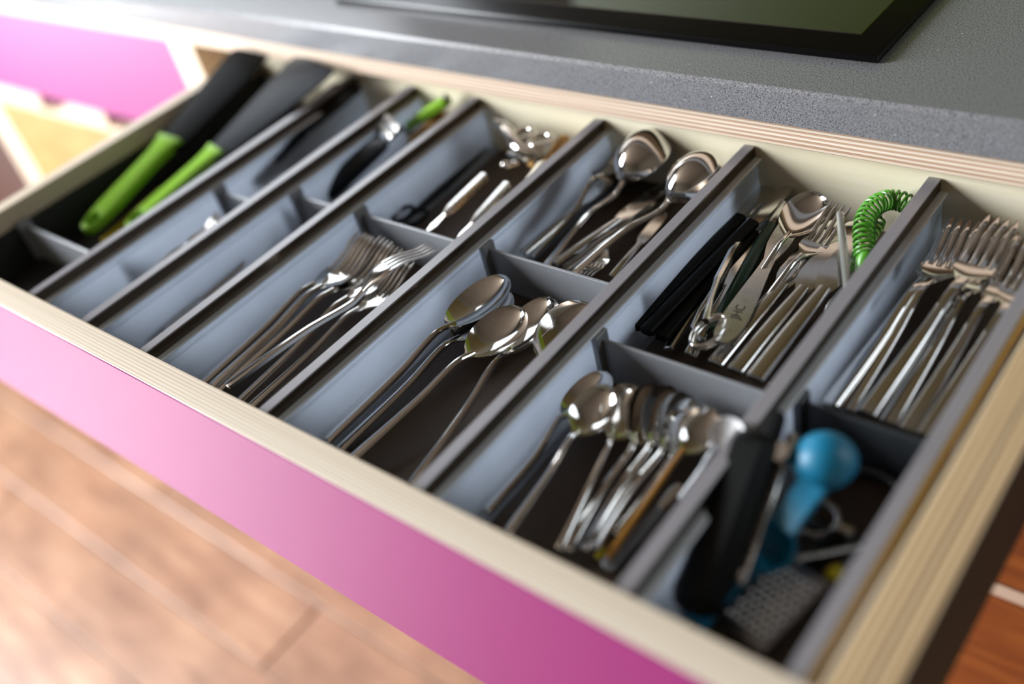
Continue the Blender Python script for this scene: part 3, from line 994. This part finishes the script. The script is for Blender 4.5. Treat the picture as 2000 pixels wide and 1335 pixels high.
mesh_obj('blade', ribbon([(0.074, 0.006, 0, 0.0005, 0.0015), (0.10, 0.008, -0.001, 0.0005, 0.0015), (0.13, 0.001, -0.001, 0.0002, 0.001)], 7), M['steel'], r)
place(r, (0.3447, 0.4040, 0.0025), (0.2528, 0.3781, -0.0500), 0, 0.13)
r = thing('rolling_cutter', 'orange wooden handle low beside the lime green one', 'utensil')
mesh_obj('handle', tube([(0, 0, 0), (0, 0.006, 0), (0, 0.04, 0), (0, 0.075, 0)], [0.005, 0.0085, 0.0095, 0.007], 12), M['wood'], r)
mesh_obj('ferrule', tube([(0, 0.073, 0), (0, 0.085, 0)], [0.0072, 0.0055], 12), M['satin_steel'], r)
place(r, (0.3330, 0.4050, -0.0182), (0.2960, 0.3733, -0.0450), 0, 0.085)

# bay behind the table forks
def bar_handle(label, A, B, L, mat=None):
    r = thing('cheese_knife', label, 'knife', group='square ended steel handles')
    rings = []
    for (y, w, h) in ((0, 0.0062, 0.0075), (0.0008, 0.0068, 0.0083), (L * 0.6, 0.0062, 0.0078), (L * 0.72, 0.0045, 0.0045)):
        c = 0.0016
        rings.append([(-w, y, -h + c), (-w, y, h - c), (-w + c, y, h), (w - c, y, h), (w, y, h - c), (w, y, -h + c), (w - c, y, -h), (-w + c, y, -h)])
    mesh_obj('handle', loft(rings), mat or M['satin_steel'], r)
    mesh_obj('blade', ribbon([(L * 0.70, 0.004, 0.001, 0.0003, 0.0015), (L * 0.9, 0.007, 0.0, 0.0003, 0.0015), (L, 0.003, 0.0, 0.0002, 0.001)], 7), M['steel'], r)
    return place(r, A, B, 0, L)
bar_handle('square ended steel handle left of two, above the table fork tines', (0.4642, 0.3165, -0.0120), (0.4604, 0.2381, -0.0200), 0.150)
bar_handle('square ended steel handle right of two, beside the cream handle', (0.4962, 0.3103, -0.0100), (0.4959, 0.2374, -0.0200), 0.150)
r = thing('cream_peeler', 'cream plastic handle resting against the divider beside the round spoons', 'utensil')
mesh_obj('handle', ribbon([(0, 0.004, 0, 0.003, 0.006), (0.004, 0.0085, 0.001, 0.005, 0.010), (0.05, 0.0095, 0.001, 0.005, 0.011), (0.09, 0.0075, 0.001, 0.004, 0.009)], 11), M['cream'], r)
mesh_obj('blade', ribbon([(0.086, 0.006, 0, 0.0005, 0.002), (0.13, 0.007, 0, 0.0005, 0.002), (0.135, 0.003, 0, 0.0002, 0.001)], 7), M['steel'], r)
place(r, (0.5115, 0.3470, -0.0060), (0.5080, 0.2440, -0.036), 0, 0.135)
r = thing('scissors', 'black looped scissors lying along the third divider', 'scissors')
for s, n in ((-1, 0), (1, 1)):
    lo = [(s * 0.011 + 0.0095 * math.cos(a), 0.014 + 0.014 * math.sin(a), 0.001 * n) for a in [2 * math.pi * k / 20 for k in range(20)]]
    mesh_obj('loop', tube(lo, 0.0026, 8, closed=True), M['black'], r)
    mesh_obj('blade', ribbon([(0.026, 0.004, 0.001 * n, 0.0005, 0.003), (0.07, 0.006, 0.001 * n, 0.0005, 0.003), (0.15, 0.0015, 0.001 * n, 0.0003, 0.0015)], 7), M['black'], r)
place(r, (0.3934, 0.2638, -0.0460), (0.3955, 0.3921, -0.0400), 0, 0.15)
r = thing('corkscrew', 'shiny wing corkscrew with two rings, against the back panel behind the forks', 'corkscrew')
r.location = (0.4362, 0.3891, -0.0280)
def loc(o, base):
    return tuple(Vector(o) - Vector(base))
cb = (0.4362, 0.3891, -0.0280)
mesh_obj('lever', tube([loc(q, cb) for q in ((0.4077, 0.3988, -0.0120), (0.4258, 0.3916, -0.0100), (0.4415, 0.3816, -0.0100), (0.4560, 0.3705, -0.0120), (0.4721, 0.3650, -0.0140), (0.4844, 0.3687, -0.0160))], [0.0032, 0.0056, 0.0064, 0.0066, 0.0056, 0.0036], 12), M['chrome'], r)
def ring_at(name, c, rad, wire, mat, parent, tilt=0.0, base=cb, ry=None):
    c = Vector(c) - Vector(base)
    lo = [c + Vector((rad * math.cos(a), (ry or rad) * math.sin(a), tilt * rad * math.sin(a))) for a in [2 * math.pi * k / 28 for k in range(28)]]
    return mesh_obj(name, tube(lo, wire, 10, closed=True), mat, parent)
ring_at('ring', (0.4519, 0.3883, -0.0120), 0.0098, 0.0030, M['chrome'], r)
ring_at('ring', (0.4759, 0.3843, -0.0120), 0.0105, 0.0028, M['chrome'], r)
mesh_obj('body', tube([loc(q, cb) for q in ((0.4596, 0.3719, -0.0220), (0.4679, 0.3713, -0.0300), (0.4707, 0.3722, -0.0400))], [0.0085, 0.0065, 0.0055], 14), M['chrome'], r)
mesh_obj('lever', tube([loc(q, cb) for q in ((0.4441, 0.3728, -0.0260), (0.4554, 0.3702, -0.0240), (0.4651, 0.3680, -0.0220))], [0.0038, 0.0046, 0.004], 10), M['chrome'], r)
mesh_obj('knob', tube([loc(q, cb) for q in ((0.4460, 0.3603, -0.0300), (0.4506, 0.3600, -0.0300), (0.4570, 0.3677, -0.0300))], [0.0042, 0.0048, 0.003], 12), M['chrome'], r)
r = thing('wooden_server', 'yellowish wooden handle end beside the corkscrew and the divider', 'utensil')
mesh_obj('handle', tube([(0, 0, 0), (0, 0.004, 0), (0, 0.05, 0), (0, 0.10, 0)], [0.004, 0.0062, 0.0066, 0.005], 12), M['wood'], r)
mesh_obj('blade', ribbon([(0.095, 0.005, 0, 0.0005, 0.002), (0.13, 0.009, 0, 0.0005, 0.002), (0.14, 0.006, 0, 0.0005, 0.002)], 7), M['wood'], r)
place(r, (0.4884, 0.4050, -0.0184), (0.5000, 0.2700, -0.050), 0, 0.14)

# long bay behind the teaspoons
r = thing('scissors', 'steel scissors with a bright oval finger loop on top of the knives', 'scissors')
sb = (0.7394, 0.2306, -0.0300)
r.location = sb
def oval_ring(name, c, dirv, a, b, wire, dz, mat, parent):
    c = Vector(c) - Vector(sb)
    d = Vector(dirv).normalized()
    p = Vector((d.y, -d.x, 0))
    lo = [c + d * a * math.cos(t) + p * b * math.sin(t) + Vector((0, 0, dz * math.cos(t) * a)) for t in [2 * math.pi * k / 32 for k in range(32)]]
    return mesh_obj(name, tube(lo, wire, 10, closed=True), mat, parent)
ld = Vector((0.7439, 0.2440, -0.0270)) - Vector((0.7395, 0.2115, -0.0270))
oval_ring('loop', (0.7434, 0.2248, -0.0240), ld, ld.length / 2, 0.0090, 0.0014, 0.10, M['chrome'], r)
oval_ring('loop', (0.7427, 0.2291, -0.0300), ld, ld.length / 2, 0.0090, 0.0016, 0.10, M['chrome'], r)
mesh_obj('shank', tube([loc(q, sb) for q in ((0.7378, 0.2306, -0.0220), (0.7335, 0.2415, -0.0220), (0.7277, 0.2548, -0.0240), (0.7176, 0.2820, -0.0280))], [0.0030, 0.0026, 0.0024, 0.0028], 10), M['chrome'], r)
mesh_obj('shank', tube([loc(q, sb) for q in ((0.7376, 0.2235, -0.0360), (0.7206, 0.2381, -0.0400), (0.7164, 0.2552, -0.0400), (0.7151, 0.2820, -0.0360))], [0.0026, 0.0022, 0.0022, 0.0026], 10), M['steel'], r)
mesh_obj('blade', tube([loc(q, sb) for q in ((0.7170, 0.2812, -0.0300), (0.7051, 0.3261, -0.0360), (0.6955, 0.3727, -0.0400))], [0.0034, 0.0038, 0.0010], 8), M['steel'], r)
r = thing('green_pen_knife', 'slim bottle green handle lying between the scissors and the engraved knife', 'utensil')
mesh_obj('handle', ribbon([(0, 0.004, 0, 0.002, 0.006), (0.004, 0.0062, 0.001, 0.003, 0.008), (0.10, 0.0066, 0.001, 0.003, 0.008), (0.16, 0.005, 0.001, 0.003, 0.007)], 11), M['green_dark'], r)
mesh_obj('blade', ribbon([(0.155, 0.004, 0, 0.0004, 0.0015), (0.20, 0.003, 0, 0.0004, 0.0012)], 7), M['steel'], r)
place(r, (0.7336, 0.2464, -0.0420), (0.7106, 0.3982, -0.0340), 0, 0.20)
r = thing('butter_knife', 'flat steel butter knife engraved with letters on its broad handle end', 'knife')
st = []
for i in range(19):
    t = i / 18
    st.append((0.175 * t, interp([(0, 0.0045), (0.03, 0.0078), (0.16, 0.0096), (0.38, 0.0072), (0.55, 0.0048), (0.62, 0.0046)], min(t, 0.62)) if t < 0.62 else interp([(0.62, 0.0046), (0.72, 0.0085), (0.92, 0.0080), (1.0, 0.0025)], t), 0.002, 0.0003, 0.0022))
mesh_obj('handle', ribbon(st[:12], 9), M['satin_steel'], r)
mesh_obj('blade', ribbon(st[11:], 9), M['satin_steel'], r)
tx = bpy.data.curves.new('engraving', 'FONT')
tx.body = 'JHC'
tx.size = 0.0098
tx.extrude = 0.00006
tx.align_x = 'CENTER'
tx.align_y = 'CENTER'
tx.materials.append(M['engrave'])
tmp = bpy.data.objects.new('engraving_text', tx)
COL.objects.link(tmp)
bpy.context.view_layer.update()
tme = bpy.data.meshes.new_from_object(tmp.evaluated_get(bpy.context.evaluated_depsgraph_get()))
bpy.data.objects.remove(tmp, do_unlink=True)
to = bpy.data.objects.new('engraving', tme)
COL.objects.link(to)
to.parent = r
to.location = (0, 0.036, 0.00240)
to.rotation_euler = (0, 0, math.pi / 2)
place(r, (0.7563, 0.2185, -0.0270), (0.7267, 0.3888, -0.0380), 4, 0.175)
r = thing('plastic_stick', 'clear plastic stirring stick standing out of the knives by the green coil', 'utensil')
mesh_obj('shaft', ribbon([(0, 0.0030, 0, 0.001, 0.003), (0.002, 0.0042, 0, 0.002, 0.004), (0.10, 0.0042, 0, 0.002, 0.004), (0.125, 0.0036, 0, 0.002, 0.004), (0.128, 0.0026, 0, 0.001, 0.003)], 9), M['clear'], r)
mesh_obj('ridge', box_bm(-0.0008, 0.0008, 0.004, 0.12, 0.0014, 0.0026), M['clear'], r)
place(r, (0.8168, 0.2871, -0.0220), (0.7749, 0.3629, -0.0060), 0, 0.128)
# coil cord
cp = [Vector(q) for q in ((0.8093, 0.3300, -0.0161), (0.8020, 0.3440, -0.0129), (0.7938, 0.3640, -0.0112), (0.7916, 0.3850, -0.0122), (0.7960, 0.4020, -0.0160), (0.8084, 0.4040, -0.0181), (0.8217, 0.3980, -0.0234))]
def catmull(P, u):
    n = len(P) - 1
    i = min(int(u * n), n - 1)
    t = u * n - i
    p0, p1, p2, p3 = P[max(i - 1, 0)], P[i], P[i + 1], P[min(i + 2, n)]
    return 0.5 * ((2 * p1) + (p2 - p0) * t + (2 * p0 - 5 * p1 + 4 * p2 - p3) * t * t + (3 * p1 - p0 - 3 * p2 + p3) * t ** 3)
turns, per = 22, 16
path = []
up = Vector((0.3, 1, 0.2)).normalized()
for i in range(turns * per + 1):
    u = i / (turns * per)
    c = catmull(cp, u)
    t = (catmull(cp, min(1, u + 0.01)) - catmull(cp, max(0, u - 0.01))).normalized()
    s = t.cross(up).normalized()
    v = s.cross(t)
    a = 2 * math.pi * i / per
    path.append(c + (s * math.cos(a) + v * math.sin(a)) * 0.0071)
coil = thing('coil_keyring', 'bright green springy coil looped up against the back panel', 'cord', tuple(cp[0]))
at_world(mesh_obj('spring', tube(path, 0.00108, 7), M['coil']), coil)
at_world(mesh_obj('end_plug', tube([cp[0] + Vector((0.0005, -0.008, -0.007)), cp[0] + Vector((0, -0.002, -0.001)), cp[0] + Vector((0, 0.003, 0.003))], [0.0045, 0.0062, 0.0056], 12), M['coil']), coil)

# teaspoon bay extras
WHT = spoon_maker(0.120, 0.048, 0.044, 0.0100, M['white'], hw=(0.004, 0.004, 0.004), arch=0.004, hmat=M['plate'])
r = thing('measuring_scoop', 'white plastic scoop leaning over the long divider beside the teaspoons', 'scoop')
WHT(r)
place(r, (0.7990, 0.0941, -0.0360), (0.8186, 0.1379, 0.0000), 20, 0.120)
r = thing('spreader', 'pale grey plastic handle at the front end of the teaspoon bay', 'utensil')
mesh_obj('handle', ribbon([(0, 0.006, 0, 0.001, 0.004), (0.003, 0.010, 0, 0.002, 0.006), (0.06, 0.0075, 0, 0.002, 0.006), (0.10, 0.005, 0, 0.002, 0.005)], 9), M['plate'], r)
mesh_obj('blade', ribbon([(0.097, 0.005, 0, 0.0005, 0.002), (0.13, 0.008, 0, 0.0005, 0.0015), (0.14, 0.004, 0, 0.0003, 0.001)], 7), M['steel'], r)
place(r, (0.7770, 0.0399, -0.0540), (0.7872, 0.1115, -0.0460), 0, 0.14)
r = thing('bottle_stopper', 'yellow-green knob at the butt of the amber spoon handle', 'utensil')
mesh_obj('knob', tube([(0, -0.001, 0), (0, 0.003, 0), (0, 0.010, 0), (0, 0.013, 0)], [0.003, 0.0056, 0.0056, 0.004], 12), M['yellow'], r)
mesh_obj('stem', tube([(0, 0.012, 0), (0, 0.03, 0)], [0.0035, 0.002], 10), M['amber'], r)
place(r, (0.7725, 0.0400, -0.0460), (0.7748, 0.0551, -0.0460), 0, 0.03)

# front corner bay
r = thing('can_opener', 'black handled can opener propped up against the long divider by the turquoise scoop', 'can opener')
def black_bar(name, w, h, L0, L1, mat, c=0.006, dx=0.0, dz=0.0):
    rings = []
    for (y, k) in ((L0, 0.55), (L0 + 0.004, 0.85), (L0 + 0.012, 1.0), ((L0 + L1) / 2, 1.05), (L1 - 0.012, 1.0), (L1 - 0.003, 0.9), (L1, 0.7)):
        a, b, q = w * k, h * k, c * k
        rings.append([(dx - a, y, dz - b + q), (dx - a, y, dz + b - q), (dx - a + q, y, dz + b), (dx + a - q, y, dz + b), (dx + a, y, dz + b - q), (dx + a, y, dz - b + q), (dx + a - q, y, dz - b), (dx - a + q, y, dz - b)])
    return mesh_obj(name, loft(rings), mat, r)
black_bar('grip', 0.0185, 0.0120, 0, 0.138, M['black'], 0.0075)
black_bar('grip', 0.0060, 0.0070, 0.120, 0.158, M['black'], 0.003, dx=0.010, dz=0.002)
mesh_obj('plate', box_bm(0.0165, 0.0245, 0.030, 0.148, -0.010, -0.006, 0.001, 1), M['satin_steel'], r)
mesh_obj('cutting_wheel', tube([(0.021, 0.128, -0.008), (0.021, 0.128, 0.003)], 0.0075, 18), M['steel'], r)
mesh_obj('rivet', tube([(0.0205, 0.036, -0.008), (0.0205, 0.036, -0.002)], 0.0032, 12), M['chrome'], r)
place(r, (0.8464, 0.0279, -0.0340), (0.8307, 0.1470, 0.0040), -12, 0.158)

sc = (0.8709, 0.1372, -0.0100)
r = thing('measuring_spoon', 'turquoise double measuring spoon, its round bowl turned up like a ball', 'measuring spoon', sc)
o = mesh_obj('large_bowl', dome_bm(0.0187, 0.0016), M['blue'], r)
o.location = (0, 0, 0.0)
o.rotation_euler = (math.radians(12), math.radians(-8), 0)
b2 = Vector(loc((0.8631, 0.0825, -0.0260), sc))
o = mesh_obj('small_bowl', dome_bm(0.0155, 0.0016, True, flat=0.9), M['blue'], r)
o.location = b2
o.rotation_euler = (math.radians(18), math.radians(24), 0)
def strap(name, pts, w, th, mat, parent):
    P = [Vector(p) for p in pts]
    rings = []
    for i, p in enumerate(P):
        t = (P[min(i + 1, len(P) - 1)] - P[max(i - 1, 0)]).normalized()
        s = t.cross(Vector((0, 0, 1))).normalized()
        n = s.cross(t)
        c = th * 0.5
        rings.append([p + s * w + n * 0, p + s * (w - c) + n * c, p - s * (w - c) + n * c, p - s * w, p - s * (w - c) - n * c, p + s * (w - c) - n * c])
    return mesh_obj(name, loft(rings), mat, parent)
strap('strap', [loc(q, sc) for q in ((0.8730, 0.1191, -0.0080), (0.8711, 0.1085, -0.0110), (0.8687, 0.1000, -0.0160), (0.8666, 0.0929, -0.0210))], 0.0092, 0.0032, M['blue'], r)
strap('handle', [loc(q, sc) for q in ((0.8599, 0.0751, -0.0300), (0.8524, 0.0658, -0.0380), (0.8451, 0.0541, -0.0480), (0.8405, 0.0340, -0.0540))], 0.0100, 0.0034, M['blue'], r)

gc = (0.8747, 0.0628, -0.0460)
r = thing('grater', 'small steel hand grater with raised teeth, front of the corner bay', 'grater', gc)
r.rotation_euler = (math.radians(6), math.radians(-4), math.radians(-14))
r.scale = (0.72, 0.72, 0.72)
mesh_obj('plate', plate_bm([(-0.021, -0.034), (0.021, -0.034), (0.021, 0.034), (-0.021, 0.034)], [], -0.0006, 0.0006), M['dark_steel'], r, smooth=False)
tb = bmesh.new()
for ix in range(6):
    for iy in range(10):
        x = -0.0165 + ix * 0.0066 + (0.0016 if iy % 2 else -0.0016)
        y = -0.028 + iy * 0.0062
        rings = [[(x + rr * math.cos(2 * math.pi * k / 8), y + rr * math.sin(2 * math.pi * k / 8), z) for k in range(8)] for rr, z in ((0.0027, 0.0005), (0.0022, 0.0022), (0.0009, 0.0032))]
        loft(rings, tb)
o = mesh_obj('teeth', tb, M['chrome'], r)
o['kind'] = 'stuff'
fr = plate_bm([(-0.0245, -0.038), (0.0245, -0.038), (0.0245, 0.038), (-0.0245, 0.038)], [[(-0.0205, -0.0335), (0.0205, -0.0335), (0.0205, 0.0335), (-0.0205, 0.0335)]], -0.0015, 0.0012)
mesh_obj('frame', fr, M['dark_steel'], r, smooth=False)
mesh_obj('handle', ribbon([(0.036, 0.010, 0, 0.001, 0.003), (0.05, 0.008, 0, 0.002, 0.005), (0.075, 0.009, 0, 0.002, 0.006), (0.080, 0.005, 0, 0.001, 0.004)], 9), M['black'], r)

r = thing('egg_ring', 'dull steel ring lying behind the turquoise scoop', 'ring', (0.8692, 0.1285, -0.0500))
ring_at('hoop', (0.8692, 0.1285, -0.0500), 0.0120, 0.0022, M['satin_steel'], r, 0.1, (0.8692, 0.1285, -0.0500))
mesh_obj('tab', box_bm(0.010, 0.022, -0.003, 0.003, -0.001, 0.001, 0.0004, 1), M['satin_steel'], r)
r = thing('jar_seal', 'large dark translucent ring at the back of the corner bay', 'ring', (0.8837, 0.1491, -0.0510))
ring_at('hoop', (0.8837, 0.1491, -0.0510), 0.0270, 0.0030, M['plate_dark'], r, 0.05, (0.8837, 0.1491, -0.0510))
mesh_obj('tab', box_bm(-0.004, 0.004, -0.038, -0.026, -0.0015, 0.0015, 0.0005, 1), M['plate_dark'], r)
r = thing('skewer', 'grey steel rod pointing from the turquoise scoop to the last divider', 'utensil')
mesh_obj('rod', tube([(0, 0, 0), (0, 0.05, 0.0004), (0, 0.062, 0)], [0.0026, 0.0026, 0.0012], 10), M['satin_steel'], r)
mesh_obj('eye', tube([(0.004 * math.cos(a), -0.003 + 0.004 * math.sin(a), 0) for a in [2 * math.pi * k / 16 for k in range(16)]], 0.0011, 7, closed=True), M['satin_steel'], r)
place(r, (0.8766, 0.0910, -0.0400), (0.9040, 0.1159, -0.0400), 0, 0.062)
r = thing('corn_pick', 'small yellow plastic knob beside the grater', 'utensil')
mesh_obj('knob', tube([(0, 0, 0), (0, 0.003, 0), (0, 0.012, 0), (0, 0.016, 0)], [0.004, 0.0075, 0.0078, 0.005], 12), M['yellow'], r)
for s in (-1, 1):
    mesh_obj('prong', tube([(s * 0.003, 0.015, 0), (s * 0.003, 0.032, 0)], [0.0009, 0.0004], 6), M['satin_steel'], r)
place(r, (0.8941, 0.0909, -0.0460), (0.9006, 0.1088, -0.0460), 0, 0.032)
